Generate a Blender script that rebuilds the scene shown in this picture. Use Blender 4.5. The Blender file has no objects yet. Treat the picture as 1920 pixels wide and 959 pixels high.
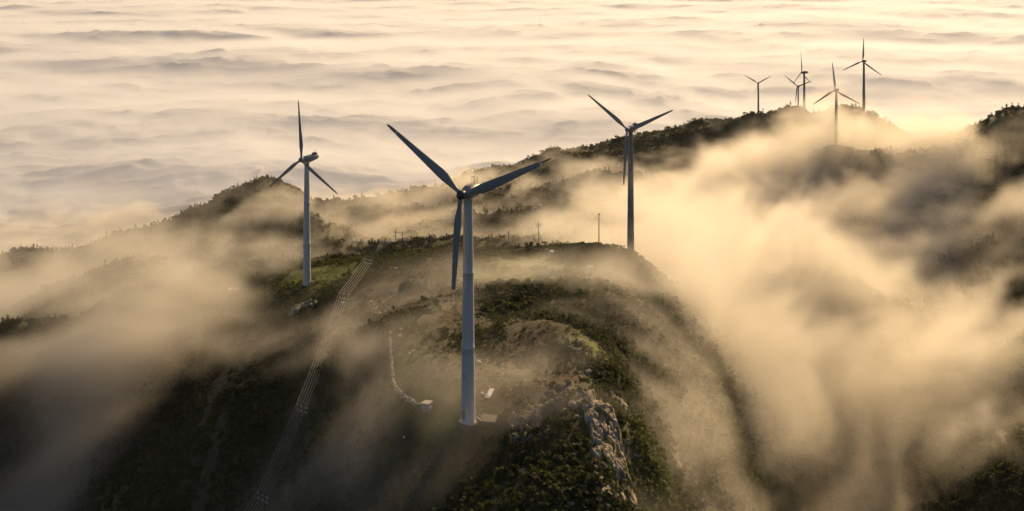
import bpy, bmesh, math, random, time
import numpy as np
from mathutils import Vector, Matrix
T0 = time.time()
SC = bpy.context.scene
COL = SC.collection
R = math.radians
rng = np.random.default_rng(11)
random.seed(5)

# ------------------------------------------------------------------ camera, sky, sun, exposure
F = 1800.0            # focal length in photo pixels (1920 wide)
HZ = -70.0            # horizon row (above the frame)
cam = bpy.data.cameras.new('camera')
cam.sensor_width = 36.0
cam.lens = 36.0 * F / 1920.0
cam.shift_y = -(479.5 - HZ) / 1920.0
cam.clip_start = 1.0
cam.clip_end = 60000.0
cam_o = bpy.data.objects.new('camera', cam)
COL.objects.link(cam_o)
cam_o.location = (0, 0, 0)
cam_o.rotation_euler = (R(90), 0, 0)
SC.camera = cam_o

SUN_AZ, SUN_EL = 28.0, 21.0        # degrees right of the view direction, and above the horizon
world = bpy.data.worlds.new('World')
SC.world = world
world.use_nodes = True
wn = world.node_tree
wn.nodes.clear()
sky = wn.nodes.new('ShaderNodeTexSky')
sky.sky_type = 'NISHITA'
sky.sun_disc = False
sky.sun_elevation = R(SUN_EL)
sky.sun_rotation = R(SUN_AZ)
sky.altitude = 1200
sky.dust_density = 5.0
sky.ozone_density = 0.5
sky.air_density = 0.8
bg = wn.nodes.new('ShaderNodeBackground')
bg.inputs['Strength'].default_value = 0.078
wo = wn.nodes.new('ShaderNodeOutputWorld')
wn.links.new(sky.outputs[0], bg.inputs[0])
wn.links.new(bg.outputs[0], wo.inputs[0])

sun = bpy.data.lights.new('sun', 'SUN')
sun.energy = 5.0
sun.angle = R(0.6)
sun.color = (1.0, 0.68, 0.335)
sun_o = bpy.data.objects.new('sun', sun)
COL.objects.link(sun_o)
sd = Vector((math.sin(R(SUN_AZ)) * math.cos(R(SUN_EL)), math.cos(R(SUN_AZ)) * math.cos(R(SUN_EL)), math.sin(R(SUN_EL))))
sun_o.rotation_euler = sd.to_track_quat('Z', 'Y').to_euler()

SC.view_settings.view_transform = 'Standard'
SC.view_settings.look = 'None'
SC.view_settings.exposure = 0.12
SC.view_settings.gamma = 1.0
cy = SC.cycles
cy.use_denoising = True
cy.use_adaptive_sampling = True
cy.adaptive_threshold = 0.02
cy.max_bounces = 6
cy.diffuse_bounces = 2
cy.glossy_bounces = 2
cy.transmission_bounces = 2
cy.volume_bounces = 3
cy.transparent_max_bounces = 8
cy.volume_step_rate = 2.0
cy.volume_max_steps = 384

# ------------------------------------------------------------------ numpy noise
_tab2 = rng.random((257, 257)).astype(np.float32)
_tab2[256] = _tab2[0]; _tab2[:, 256] = _tab2[:, 0]
_tab3 = rng.random((64, 64, 64)).astype(np.float32)

def _q(t): return t * t * t * (t * (t * 6 - 15) + 10)

def vn2(x, y):
    xi = np.floor(x).astype(np.int64); yi = np.floor(y).astype(np.int64)
    fx = _q(x - xi); fy = _q(y - yi)
    a = xi & 255; b = yi & 255
    v0 = _tab2[a, b] * (1 - fx) + _tab2[a + 1, b] * fx
    v1 = _tab2[a, b + 1] * (1 - fx) + _tab2[a + 1, b + 1] * fx
    return (v0 * (1 - fy) + v1 * fy) * 2 - 1

def fbm2(x, y, octv=5, gain=0.5, lac=2.03):
    s = np.zeros_like(x, dtype=np.float64); amp = 1.0; tot = 0
    c, sn = math.cos(0.6), math.sin(0.6)
    for k in range(octv):
        s += amp * vn2(x + 17.3 * k, y - 9.1 * k)
        tot += amp; amp *= gain
        x, y = (c * x - sn * y) * lac, (sn * x + c * y) * lac
    return s / tot

def vn3(x, y, z):
    xf = np.floor(x); yf = np.floor(y); zf = np.floor(z)
    fx = _q(x - xf); fy = _q(y - yf); fz = _q(z - zf)
    x0 = xf.astype(np.int32) & 63; y0 = yf.astype(np.int32) & 63; z0 = zf.astype(np.int32) & 63
    x1 = (x0 + 1) & 63; y1 = (y0 + 1) & 63; z1 = (z0 + 1) & 63
    def L(xx, yy, zz): return _tab3[xx, yy, zz]
    a = L(x0, y0, z0) * (1 - fx) + L(x1, y0, z0) * fx
    b = L(x0, y1, z0) * (1 - fx) + L(x1, y1, z0) * fx
    c = L(x0, y0, z1) * (1 - fx) + L(x1, y0, z1) * fx
    d = L(x0, y1, z1) * (1 - fx) + L(x1, y1, z1) * fx
    return ((a * (1 - fy) + b * fy) * (1 - fz) + (c * (1 - fy) + d * fy) * fz) * 2 - 1

def fbm3(x, y, z, octv=4, gain=0.5):
    s = np.zeros_like(x); amp = 1.0; tot = 0
    for k in range(octv):
        s += amp * vn3(x + 5.7 * k, y + 11.3 * k, z - 3.1 * k)
        tot += amp; amp *= gain
        x, y = (0.8 * x - 0.6 * y) * 2.03, (0.6 * x + 0.8 * y) * 2.03
        z = z * 2.03
    return s / tot

def sstep(a, b, x):
    t = np.clip((x - a) / (b - a), 0, 1)
    return t * t * (3 - 2 * t)

# ------------------------------------------------------------------ terrain height from surveyed points
def P(px, py, d):
    return ((px - 960.0) / F * d, float(d), -(py - HZ) / F * d)

SURVEY = [
 # spur the near turbine stands on
 (880,792,208),(840,800,207),(930,790,209),(800,768,214),(735,630,262),(745,720,232),(880,650,255),(870,560,305),(1000,490,370),(870,500,360),
 (700,520,370),(790,560,320),(579,533,381),(1123,455,407),(1180,477,385),(1100,500,380),(950,600,280),(1000,690,240),
 (700,620,275),(640,602,320),(690,570,340),
 # its skyline
 (950,468,470),(1060,460,460),(850,472,480),(742,480,500),(755,480,500),(650,484,470),(560,490,450),(420,512,430),(300,530,410),(210,560,390),(130,617,370),(0,656,345),(-150,700,330),
 (742,484,424),(850,477,428),(900,474,426),(953,470,424),(1010,464,424),(1060,463,430),(0,658,358),(130,620,390),(610,387,944),(565,370,942),(660,388,960),(340,408,904),
 # left flank
 (0,959,330),(0,800,335),(200,700,345),(200,959,300),(400,800,290),(400,959,262),(500,700,310),(562,826,262),(490,1000,236),(600,900,238),
 (650,760,250),(700,959,205),(690,720,246),(750,830,212),(700,860,215),(-250,959,360),(-300,1300,300),(200,1300,240),(500,1300,190),
 (450,600,370),(300,620,375),(560,600,345),
 # near crest and cliff
 (880,959,183),(880,1200,150),(1000,860,196),(1000,960,176),(1040,760,212),(1120,745,214),(1170,772,209),(1140,880,187),(1140,959,176),(1140,1250,140),(1100,650,246),
 (1100,615,256),(1060,600,270),(1195,800,208),(1215,850,208),(1240,880,215),(1280,959,214),(1300,1000,222),(1180,1250,150),(1300,1300,180),
 (1180,540,352),(1240,600,330),(1170,620,290),(1190,700,262),(1300,680,318),(1350,780,300),(1400,870,296),(1440,959,290),(1460,1100,285),
 (1270,760,270),(1300,860,258),(1330,940,250),
 # right valley
 (1330,620,400),(1450,760,380),(1520,959,330),(1650,959,345),(1500,600,470),(1450,520,540),(1600,700,450),(1500,1300,290),(1700,1300,290),
 # right slope
 (1900,959,300),(1780,959,320),(1900,800,355),(1780,800,390),(1900,650,430),(1760,650,480),(1900,450,560),(1740,500,590),(1900,320,640),(1920,205,700),(1850,228,740),
 (1780,258,800),(1730,285,860),(2050,215,690),(2200,360,560),(2200,600,430),(2100,959,280),(2100,1300,250),(2300,330,800),(1640,400,730),(1660,560,560),
 # far ridge crest
 (1700,262,930),(1650,222,960),(1620,207,982),(1585,207,990),(1540,214,1030),(1495,214,1200),(1421,220,1428),(1380,226,1450),(1330,227,1430),(1260,247,1350),
 (1180,265,1290),(1100,280,1250),(1000,303,1200),(860,338,1150),(740,374,1080),(660,384,1040),(610,384,1000),(565,366,960),(535,345,950),(505,335,950),(470,345,935),
 (400,382,910),(340,404,880),(270,430,850),(215,448,820),(100,480,760),(-60,520,720),
 # far ridge front
 (1508,222,1058),(1566,278,823),(1420,300,1000),(1500,300,900),(1250,330,1010),(1250,400,860),(1100,350,1010),(1000,400,920),(1000,445,830),(1600,300,830),(1600,420,700),
 (1500,440,690),(1400,450,720),(1300,480,640),(860,400,930),(860,450,840),(700,430,880),(600,420,860),(510,400,850),(450,450,790),(350,480,740),(200,540,640),(100,600,580),(0,620,560),
]
WORLDPTS = [  # x, y, z of ground the photo does not show
 (60,560,-196),(0,620,-215),(-100,620,-225),(-200,560,-235),(150,500,-165),(230,600,-205),(-300,520,-245),(-420,600,-290),(-60,720,-236),
 (-600,800,-330),(-700,500,-330),(-600,350,-230),(-450,300,-185),(-800,1200,-480),(-300,1200,-420),(0,1500,-430),(300,1700,-430),(700,1300,-430),(550,1050,-330),
 (900,900,-330),(800,600,-240),(600,450,-190),(500,350,-180),(350,1250,-330),(450,1150,-330),(700,2000,-520),(-500,2000,-520),(1200,1400,-470),(480,900,-240),
 (-200,80,-230),(0,60,-150),(200,60,-230),(-400,150,-260),(400,100,-240),(-80,130,-150),
]
pts = np.array([P(*s) for s in SURVEY] + [tuple(map(float, w)) for w in WORLDPTS])

PX, PY = P(880, 792, 208)[:2]
def relief(x, y):
    far = sstep(330, 700, y)
    flat = np.exp(-((x - PX) ** 2 + (y - PY - 6) ** 2) / 14.0 ** 2)
    rough = fbm2(x / 46.0, y / 46.0, 6, 0.52)
    gully = 1 - np.abs(fbm2(x / 120.0 + 31, y / 120.0 + 7, 4))
    n = rough * (2.6 + 7.0 * far) + (gully - 0.75) * (2.0 + 26.0 * far)
    small = fbm2(x / 6.0, y / 6.0, 3) * 0.35
    return (n + small) * (1 - 0.92 * flat)
pts[:, 2] -= relief(pts[:, 0], pts[:, 1])     # the finished ground runs through the surveyed points
def kern(d2): return -np.sqrt(d2 + 18.0 ** 2)
_n = len(pts)
_A = kern(((pts[:, None, :2] - pts[None, :, :2]) ** 2).sum(-1))
_A[np.arange(_n), np.arange(_n)] -= -2.0      # slight smoothing
_M = np.zeros((_n + 3, _n + 3))
_M[:_n, :_n] = _A
_M[:_n, _n] = 1; _M[:_n, _n + 1:] = pts[:, :2] / 500.0
_M[_n, :_n] = 1; _M[_n + 1:, :_n] = pts[:, :2].T / 500.0
_w = np.linalg.solve(_M, np.concatenate([pts[:, 2], [0, 0, 0]]))

def base_h(x, y):
    x = np.asarray(x, dtype=np.float64); y = np.asarray(y, dtype=np.float64)
    sh = x.shape; xf = x.ravel(); yf = y.ravel()
    out = np.empty(xf.size)
    for i in range(0, xf.size, 20000):
        a = xf[i:i + 20000, None]; b = yf[i:i + 20000, None]
        out[i:i + 20000] = kern((a - pts[None, :, 0]) ** 2 + (b - pts[None, :, 1]) ** 2) @ _w[:_n]
    return (out + _w[_n] + (xf * _w[_n + 1] + yf * _w[_n + 2]) / 500.0).reshape(sh)

def height(x, y):
    x = np.asarray(x, dtype=np.float64); y = np.asarray(y, dtype=np.float64)
    return base_h(x, y) + relief(x, y)

def crest(px, d0=330, d1=560):
    dc = np.arange(d0, d1, 2.0); xs = (px - 960) / F * dc
    k = int(np.argmax(height(xs, dc) / dc)); return Vector((xs[k], dc[k], float(height(xs[k:k+1], dc[k:k+1])[0])))
def gz(x, y): return float(height(np.array([x]), np.array([y]))[0])
def hit(px, py, d0=150.0, d1=1500.0, n=1400):
    """the first ground point seen along the sight line through a photo pixel"""
    d = d0 * (d1 / d0) ** (np.arange(n) / (n - 1))
    x = (px - 960.0) / F * d; z = -(py - HZ) / F * d
    under = np.nonzero(height(x, d) >= z)[0]
    k = under[0] if len(under) else n - 1
    return Vector((x[k], d[k], gz(x[k], d[k])))

# ------------------------------------------------------------------ helpers
def tag(o, label=None, cat=None, group=None, kind=None):
    if label: o['label'] = label
    if cat: o['category'] = cat
    if group: o['group'] = group
    if kind: o['kind'] = kind
    return o

def mesh_np(name, V, faces_flat, nper, mat, parent=None, attr=None, smooth=False):
    me = bpy.data.meshes.new(name)
    V = np.asarray(V, dtype=np.float32); faces_flat = np.asarray(faces_flat, dtype=np.int32)
    nf = len(faces_flat) // nper
    me.vertices.add(len(V)); me.vertices.foreach_set('co', V.ravel())
    me.loops.add(len(faces_flat)); me.loops.foreach_set('vertex_index', faces_flat)
    me.polygons.add(nf); me.polygons.foreach_set('loop_start', np.arange(0, nf * nper, nper, dtype=np.int32))
    if smooth: me.polygons.foreach_set('use_smooth', np.ones(nf, dtype=bool))
    me.update(calc_edges=True)
    if attr is not None:
        for an, arr in attr.items():
            if arr.ndim == 1:
                a = me.attributes.new(an, 'FLOAT', 'POINT'); a.data.foreach_set('value', arr.astype(np.float32))
            else:
                a = me.attributes.new(an, 'FLOAT_COLOR', 'POINT')
                a.data.foreach_set('color', np.concatenate([arr, np.ones((len(arr), 1))], 1).astype(np.float32).ravel())
    me.materials.append(mat)
    o = bpy.data.objects.new(name, me); COL.objects.link(o)
    if parent is not None: o.parent = parent
    return o

def grid_faces(nu, nv):
    i = np.arange(nu - 1)[:, None]; j = np.arange(nv - 1)[None, :]
    a = i * nv + j
    return np.stack([a, a + nv, a + nv + 1, a + 1], -1).reshape(-1)

def mat_new(name):
    m = bpy.data.materials.new(name); m.use_nodes = True
    nt = m.node_tree; b = nt.nodes['Principled BSDF']
    return m, nt, b
def N(nt, t, **k):
    n = nt.nodes.new(t)
    for a, v in k.items(): setattr(n, a, v)
    return n
def ramp(nt, stops):
    r = N(nt, 'ShaderNodeValToRGB'); e = r.color_ramp.elements
    while len(e) > 1: e.remove(e[0])
    e[0].position = stops[0][0]; e[0].color = (*stops[0][1], 1)
    for p, c in stops[1:]:
        q = e.new(p); q.color = (*c, 1)
    return r
def noise(nt, scale, detail=4, rough=0.55, co='Object'):
    tc = N(nt, 'ShaderNodeTexCoord'); n = N(nt, 'ShaderNodeTexNoise')
    n.inputs['Scale'].default_value = scale; n.inputs['Detail'].default_value = detail; n.inputs['Roughness'].default_value = rough
    nt.links.new(tc.outputs[co], n.inputs['Vector']); return n
def simple_mat(name, col, rough=0.6, var=0.25, scale=1.5, metal=0.0, bump=0.0):
    m, nt, b = mat_new(name)
    n = noise(nt, scale, 6, 0.65)
    r = ramp(nt, [(0.3, tuple(c * (1 - var) for c in col)), (0.7, tuple(min(1, c * (1 + var)) for c in col))])
    nt.links.new(n.outputs[0], r.inputs[0]); nt.links.new(r.outputs[0], b.inputs['Base Color'])
    b.inputs['Roughness'].default_value = rough; b.inputs['Metallic'].default_value = metal
    if bump:
        bp = N(nt, 'ShaderNodeBump'); bp.inputs['Strength'].default_value = 0.8; bp.inputs['Distance'].default_value = bump
        nt.links.new(n.outputs[0], bp.inputs['Height']); nt.links.new(bp.outputs[0], b.inputs['Normal'])
    return m
def attr_mat(name, attr='tint', rough=0.9, nscale=0.6, bump=0.15, trans=0.0, contrast=0.35):
    m, nt, b = mat_new(name)
    a = N(nt, 'ShaderNodeAttribute', attribute_name=attr)
    n = noise(nt, nscale, 8, 0.7)
    mx = N(nt, 'ShaderNodeMapRange'); mx.inputs[1].default_value = 0.3; mx.inputs[2].default_value = 0.7
    mx.inputs[3].default_value = 1 - contrast; mx.inputs[4].default_value = 1 + contrast
    vm = N(nt, 'ShaderNodeVectorMath', operation='SCALE')
    nt.links.new(n.outputs[0], mx.inputs[0]); nt.links.new(a.outputs['Color'], vm.inputs[0]); nt.links.new(mx.outputs[0], vm.inputs['Scale'])
    nt.links.new(vm.outputs[0], b.inputs['Base Color'])
    b.inputs['Roughness'].default_value = rough
    b.inputs['Specular IOR Level'].default_value = 0.2
    if bump:
        bp = N(nt, 'ShaderNodeBump'); bp.inputs['Distance'].default_value = bump
        nt.links.new(n.outputs[0], bp.inputs['Height']); nt.links.new(bp.outputs[0], b.inputs['Normal'])
    if trans:
        out = nt.nodes['Material Output']
        t = N(nt, 'ShaderNodeBsdfTranslucent'); ms = N(nt, 'ShaderNodeMixShader'); ms.inputs[0].default_value = trans
        nt.links.new(vm.outputs[0], t.inputs['Color']); nt.links.new(b.outputs[0], ms.inputs[1]); nt.links.new(t.outputs[0], ms.inputs[2])
        nt.links.new(ms.outputs[0], out.inputs['Surface'])
    return m

def lerp3(a, b, t): return a * (1 - t[..., None]) + np.array(b) * t[..., None]

# ------------------------------------------------------------------ the ground
class Spot:
    def __init__(s, px, py, rx, ry, rot=0.0):
        c = hit(px, py); s.x, s.y = c.x, c.y; s.rx, s.ry = rx, ry; s.c, s.s = math.cos(R(rot)), math.sin(R(rot))
    def __call__(s, x, y):
        u = (x - s.x) * s.c + (y - s.y) * s.s; v = -(x - s.x) * s.s + (y - s.y) * s.c
        return np.exp(-((u / s.rx) ** 2 + (v / s.ry) ** 2))

GRASS = [Spot(1000, 492, 24, 22), Spot(985, 520, 14, 16), Spot(620, 515, 20, 20), Spot(770, 680, 7, 18), Spot(800, 745, 7, 6), Spot(830, 790, 5, 5), Spot(560, 520, 14, 14), Spot(1120, 780, 5, 9),
         Spot(900, 520, 14, 12), Spot(1110, 650, 7, 6), Spot(1900, 660, 12, 30)]
DIRT = [Spot(830, 600, 16, 30), Spot(900, 700, 12, 22), Spot(860, 760, 10, 8), Spot(720, 560, 9, 26), Spot(800, 520, 20, 22), Spot(1060, 700, 7, 14), Spot(690, 750, 5, 16), Spot(1000, 620, 14, 18), Spot(930, 790, 6, 4), Spot(870, 480, 30, 20), Spot(412, 800, 2.4, 75, 4), Spot(412, 720, 2.2, 40, 4)]
BARE = Spot(880, 700, 20, 36)
BARE2 = Spot(860, 540, 42, 46)

def masks(x, y):
    g = np.zeros_like(x); d = np.zeros_like(x)
    for s in GRASS: g = np.maximum(g, s(x, y))
    for s in DIRT: d = np.maximum(d, s(x, y))
    b = np.maximum(BARE(x, y), BARE2(x, y) * 0.65)
    return g, d, np.maximum(b, np.maximum(g, d) * 0.9)

def ground_colour(x, y):
    g, d, b = masks(x, y)
    n1 = fbm2(x / 9.0 + 3, y / 9.0, 5, 0.6); n2 = fbm2(x / 22.0 + 40, y / 22.0, 4)
    col = np.zeros(x.shape + (3,)) + np.array((0.050, 0.052, 0.020))
    col = lerp3(col, (0.085, 0.075, 0.035), sstep(-0.1, 0.35, n2) * 0.8)
    col = lerp3(col, (0.080, 0.062, 0.034), np.clip(d * 1.1 + n1 * 0.9 * b, 0, 1))
    col = lerp3(col, (0.115, 0.130, 0.026), np.clip(g * 1.2 + n1 * 0.9 - 0.15, 0, 1) * np.clip(g * 2, 0, 1))
    col = lerp3(col, (0.30, 0.26, 0.20), sstep(0.42, 0.6, fbm2(x / 1.7, y / 1.7, 3, 0.7)) * b * 0.5)
    return col

Y = 55 * (2100 / 55) ** (np.arange(760) / 759.0)
Tt = np.linspace(-0.85, 0.95, 620)
GX = Tt[None, :] * Y[:, None]; GY = np.repeat(Y[:, None], len(Tt), 1)
GZ = height(GX, GY)
gcol = ground_colour(GX, GY)
m_ground = attr_mat('hill_ground', 'tint', 0.95, 0.35, 0.5)
ground = mesh_np('hillside', np.stack([GX, GY, GZ], -1).reshape(-1, 3), grid_faces(*GX.shape), 4, m_ground, attr={'tint': gcol.reshape(-1, 3)}, smooth=True)
tag(ground, 'grassy spur, valleys and far wooded ridge rising out of the cloud', None, None, 'structure')
print('ground', round(time.time() - T0, 1))

# ------------------------------------------------------------------ the sea of cloud
SEA = -420.0
def sea_h(x, y):
    wx = fbm2(x / 900.0, y / 900.0, 3) * 420; wy = fbm2(x / 900.0 + 50, y / 900.0, 3) * 420
    xx, yy = x + wx, y + wy
    a = fbm2(xx / 1100.0 + 9, yy / 620.0 + 3, 3, 0.5)
    w3 = fbm2(x / 200.0, y / 160.0, 3) * 90
    b = fbm2((xx + w3) / 300.0, (yy + w3) / 105.0 + 20, 4, 0.5)
    c = 1 - np.abs(fbm2((xx + w3) / 420.0 + 70, (yy - w3) / 150.0 + 11, 4, 0.5))
    d = fbm2((x + w3) / 85.0, (y + wy) / 34.0, 3, 0.5)
    e = 1 - np.abs(fbm2((x + w3) / 150.0 + 5, (y + wy - w3) / 95.0 + 5, 4, 0.5))
    h = a * 52 + b * 20 * sstep(-0.6, 0.3, a) + (c - 0.8) * 32 + d * 5.0 + (e - .8) * 10 * (0.4 + sstep(-.3, .4, b))
    return SEA + h
SY = 600 * (20000 / 600) ** (np.arange(900) / 899.0)
ST = np.linspace(-0.85, 0.85, 800)
SX = ST[None, :] * SY[:, None]; SYY = np.repeat(SY[:, None], len(ST), 1)
SZ = sea_h(SX, SYY) - 12
m_sea, nt, b = mat_new('cloud_tops')
b.inputs['Base Color'].default_value = (0.86, 0.86, 0.88, 1); b.inputs['Roughness'].default_value = 1; b.inputs['Specular IOR Level'].default_value = 0
t = N(nt, 'ShaderNodeBsdfTranslucent'); t.inputs['Color'].default_value = (0.86, 0.86, 0.88, 1)
ms = N(nt, 'ShaderNodeMixShader'); ms.inputs[0].default_value = 0.25
nt.links.new(b.outputs[0], ms.inputs[1]); nt.links.new(t.outputs[0], ms.inputs[2]); nt.links.new(ms.outputs[0], nt.nodes['Material Output'].inputs['Surface'])
sea = mesh_np('clouds', np.stack([SX, SYY, SZ], -1).reshape(-1, 3), grid_faces(*SX.shape), 4, m_sea, smooth=True)
tag(sea, 'sea of low cloud with rippled tops filling the lowland', None, None, 'stuff')
print('sea', round(time.time() - T0, 1))

# ------------------------------------------------------------------ materials of built things
m_tower = simple_mat('tower_paint', (0.50, 0.50, 0.50), 0.45, 0.14, 0.35)
m_blade = simple_mat('blade_laminate', (0.24, 0.235, 0.225), 0.5, 0.10, 0.6)
nt = m_tower.node_tree; nn = [q for q in nt.nodes if q.bl_idname == 'ShaderNodeTexNoise'][0]
mp = N(nt, 'ShaderNodeMapping'); mp.inputs['Scale'].default_value = (5.0, 5.0, 0.35)
src = nn.inputs['Vector'].links[0].from_socket; nt.links.new(src, mp.inputs[0]); nt.links.new(mp.outputs[0], nn.inputs['Vector'])
m_dark = simple_mat('dark_steel', (0.03, 0.03, 0.035), 0.5, 0.3, 2)
m_nac = simple_mat('nacelle_shell', (0.26, 0.26, 0.25), 0.5, 0.3, 0.8)
m_far = simple_mat('dull_grey_backlit_dark', (0.20, 0.20, 0.21), 0.6, 0.1, 0.4)  # plain grey for small parts; carries the backlit darkness of farther turbines
m_conc = simple_mat('concrete', (0.15, 0.12, 0.09), 0.9, 0.25, 1.2, bump=0.03)
m_wood = simple_mat('pole_wood', (0.10, 0.075, 0.05), 0.85, 0.3, 3)
m_metal = simple_mat('galvanised_steel', (0.45, 0.45, 0.44), 0.4, 0.15, 2, metal=0.3)
m_cable = simple_mat('aluminium_cable', (0.55, 0.50, 0.40), 0.35, 0.05, 1, metal=0.2)
m_white = simple_mat('white_sheet', (0.75, 0.75, 0.73), 0.5, 0.08, 2)
m_hut = simple_mat('hut_panel', (0.22, 0.26, 0.30), 0.6, 0.2, 2)
m_roof = simple_mat('hut_roof', (0.42, 0.42, 0.33), 0.7, 0.2, 2)
m_bark = simple_mat('bark', (0.09, 0.065, 0.045), 0.9, 0.3, 4)
m_porc = simple_mat('porcelain', (0.35, 0.30, 0.25), 0.25, 0.1, 2)

def mk(name, bm, mat, parent=None, smooth=False):
    me = bpy.data.meshes.new(name)
    bmesh.ops.recalc_face_normals(bm, faces=bm.faces)
    bm.to_mesh(me); bm.free()
    if smooth:
        for p in me.polygons: p.use_smooth = True
    me.materials.append(mat)
    o = bpy.data.objects.new(name, me); COL.objects.link(o)
    if parent is not None: o.parent = parent
    return o
def empty(name, loc, rz=0.0):
    o = bpy.data.objects.new(name, None); COL.objects.link(o); o.location = loc; o.rotation_euler = (0, 0, rz); o.empty_display_size = 0.5
    return o
def ring_loft(bm, rings, closed=True, caps=True):
    vs = [[bm.verts.new(p) for p in r] for r in rings]; n = len(rings[0])
    for a, b in zip(vs, vs[1:]):
        for i in range(n if closed else n - 1): bm.faces.new((a[i], a[(i + 1) % n], b[(i + 1) % n], b[i]))
    if caps: bm.faces.new(vs[0][::-1]); bm.faces.new(vs[-1])
def circle(r, z, n=24, cx=0, cy=0): return [(cx + r * math.cos(2 * math.pi * i / n), cy + r * math.sin(2 * math.pi * i / n), z) for i in range(n)]
def lathe(bm, prof, n=24, cx=0, cy=0): ring_loft(bm, [circle(r, z, n, cx, cy) for r, z in prof])
def box(bm, c, s, rot=None, bevel=0.0):
    g = bmesh.ops.create_cube(bm, size=1.0)['verts']
    M = Matrix.Translation(c) @ (rot.to_4x4() if rot is not None else Matrix()) @ Matrix.Diagonal((*s, 1))
    bmesh.ops.transform(bm, matrix=M, verts=g)
    if bevel:
        es = list({e for v in g for e in v.link_edges})
        bmesh.ops.bevel(bm, geom=es, offset=bevel, segments=2, affect='EDGES', profile=0.6)
def tube(bm, path, r, n=6):
    path = [Vector(p) for p in path]; rings = []
    for i, p in enumerate(path):
        t = (path[min(i + 1, len(path) - 1)] - path[max(i - 1, 0)]).normalized()
        u = t.cross(Vector((0, 0, 1))) if abs(t.z) < 0.95 else t.cross(Vector((1, 0, 0)))
        u.normalize(); v = t.cross(u); rr = r[i] if isinstance(r, (list, tuple)) else r
        rings.append([tuple(p + u * rr * math.cos(2 * math.pi * k / n) + v * rr * math.sin(2 * math.pi * k / n)) for k in range(n)])
    ring_loft(bm, rings)

# ------------------------------------------------------------------ wind turbines
def airfoil(ch, th, tw, z, x0=0.3, n=14):
    out = []; c, s = math.cos(tw), math.sin(tw)
    for k in range(n):
        a = 2 * math.pi * k / n
        x = 0.5 * ch * math.cos(a) + (0.5 - x0) * ch
        y = 0.5 * th * math.sin(a) * (0.55 + 0.45 * math.cos(a * 0.5) ** 2 if th < ch * 0.8 else 1.0)
        out.append((x * c - y * s, x * s + y * c, z))
    return out
RAD = 23.7
def blade_mesh(z0, z1, twist_extra=0.0, r=RAD, fat=1.0):
    bm = bmesh.new(); rings = []
    keys = [(0.0, .95, .95, 18), (.05, .95, .95, 18), (.09, 1.15, .75, 17), (.20, 2.05, .48, 13), (.26, 2.15, .42, 11), (.45, 1.75, .28, 7), (.70, 1.25, .18, 3), (.86, .95, .12, 1), (.95, .72, .09, 0), (.985, .45, .06, 0), (1.0, .12, .03, 0)]
    ts = sorted({k[0] for k in keys if z0 < k[0] < z1} | {z0, z1, *(z0 + (z1 - z0) * i / 14 for i in range(15))})
    for t in ts:
        for a, b in zip(keys, keys[1:]):
            if a[0] <= t <= b[0]:
                f = (t - a[0]) / (b[0] - a[0]); break
        ch, th, tw = (a[i] + (b[i] - a[i]) * f for i in (1, 2, 3))
        rings.append(airfoil(ch * fat, th, R(tw) + twist_extra, 0.55 + t * (r - 0.55)))
    ring_loft(bm, rings)
    return bm
BL_ME = {}
def mesh_of(key, builder, mat, smooth=True):
    if key not in BL_ME:
        bm = builder(); bmesh.ops.recalc_face_normals(bm, faces=bm.faces)
        me = bpy.data.meshes.new(key); bm.to_mesh(me); bm.free()
        if smooth: me.shade_smooth() if hasattr(me, 'shade_smooth') else None
        me.materials.append(mat); BL_ME[key] = me
    return BL_ME[key]
def child(name, me, parent):
    o = bpy.data.objects.new(name, me); COL.objects.link(o); o.parent = parent; return o

def nacelle_round():
    bm = bmesh.new(); rings = []
    for y, w, h, zc in [(-1.5, .75, .8, 0), (-1.2, 1.1, 1.15, 0), (-.4, 1.35, 1.35, .02), (1.0, 1.45, 1.45, .05), (2.6, 1.4, 1.4, .05), (3.8, 1.15, 1.15, .08), (4.5, .75, .75, .12), (4.85, .25, .25, .15)]:
        rings.append([(w * math.copysign(abs(math.cos(a)) ** .8, math.cos(a)), y, zc + h * math.copysign(abs(math.sin(a)) ** .8, math.sin(a))) for a in (2 * math.pi * k / 20 for k in range(20))])
    ring_loft(bm, rings); return bm
def nacelle_box():
    bm = bmesh.new(); rings = []
    for y, w, zb, zt in [(-1.7, .75, -.75, .75), (-1.3, 1.0, -1.1, 1.0), (0.9, 1.2, -1.35, 1.15), (1.6, 1.2, -1.3, 1.2), (4.2, 1.15, -.75, 1.25), (5.2, 1.0, -.5, 1.25), (5.5, .75, -.3, 1.0)]:
        r = .3; rings.append([(-w + r, y, zb), (w - r, y, zb), (w, y, zb + r), (w, y, zt - r), (w - r, y, zt), (-w + r, y, zt), (-w, y, zt - r), (-w, y, zb + r)])
    ring_loft(bm, rings)
    return bm

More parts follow.
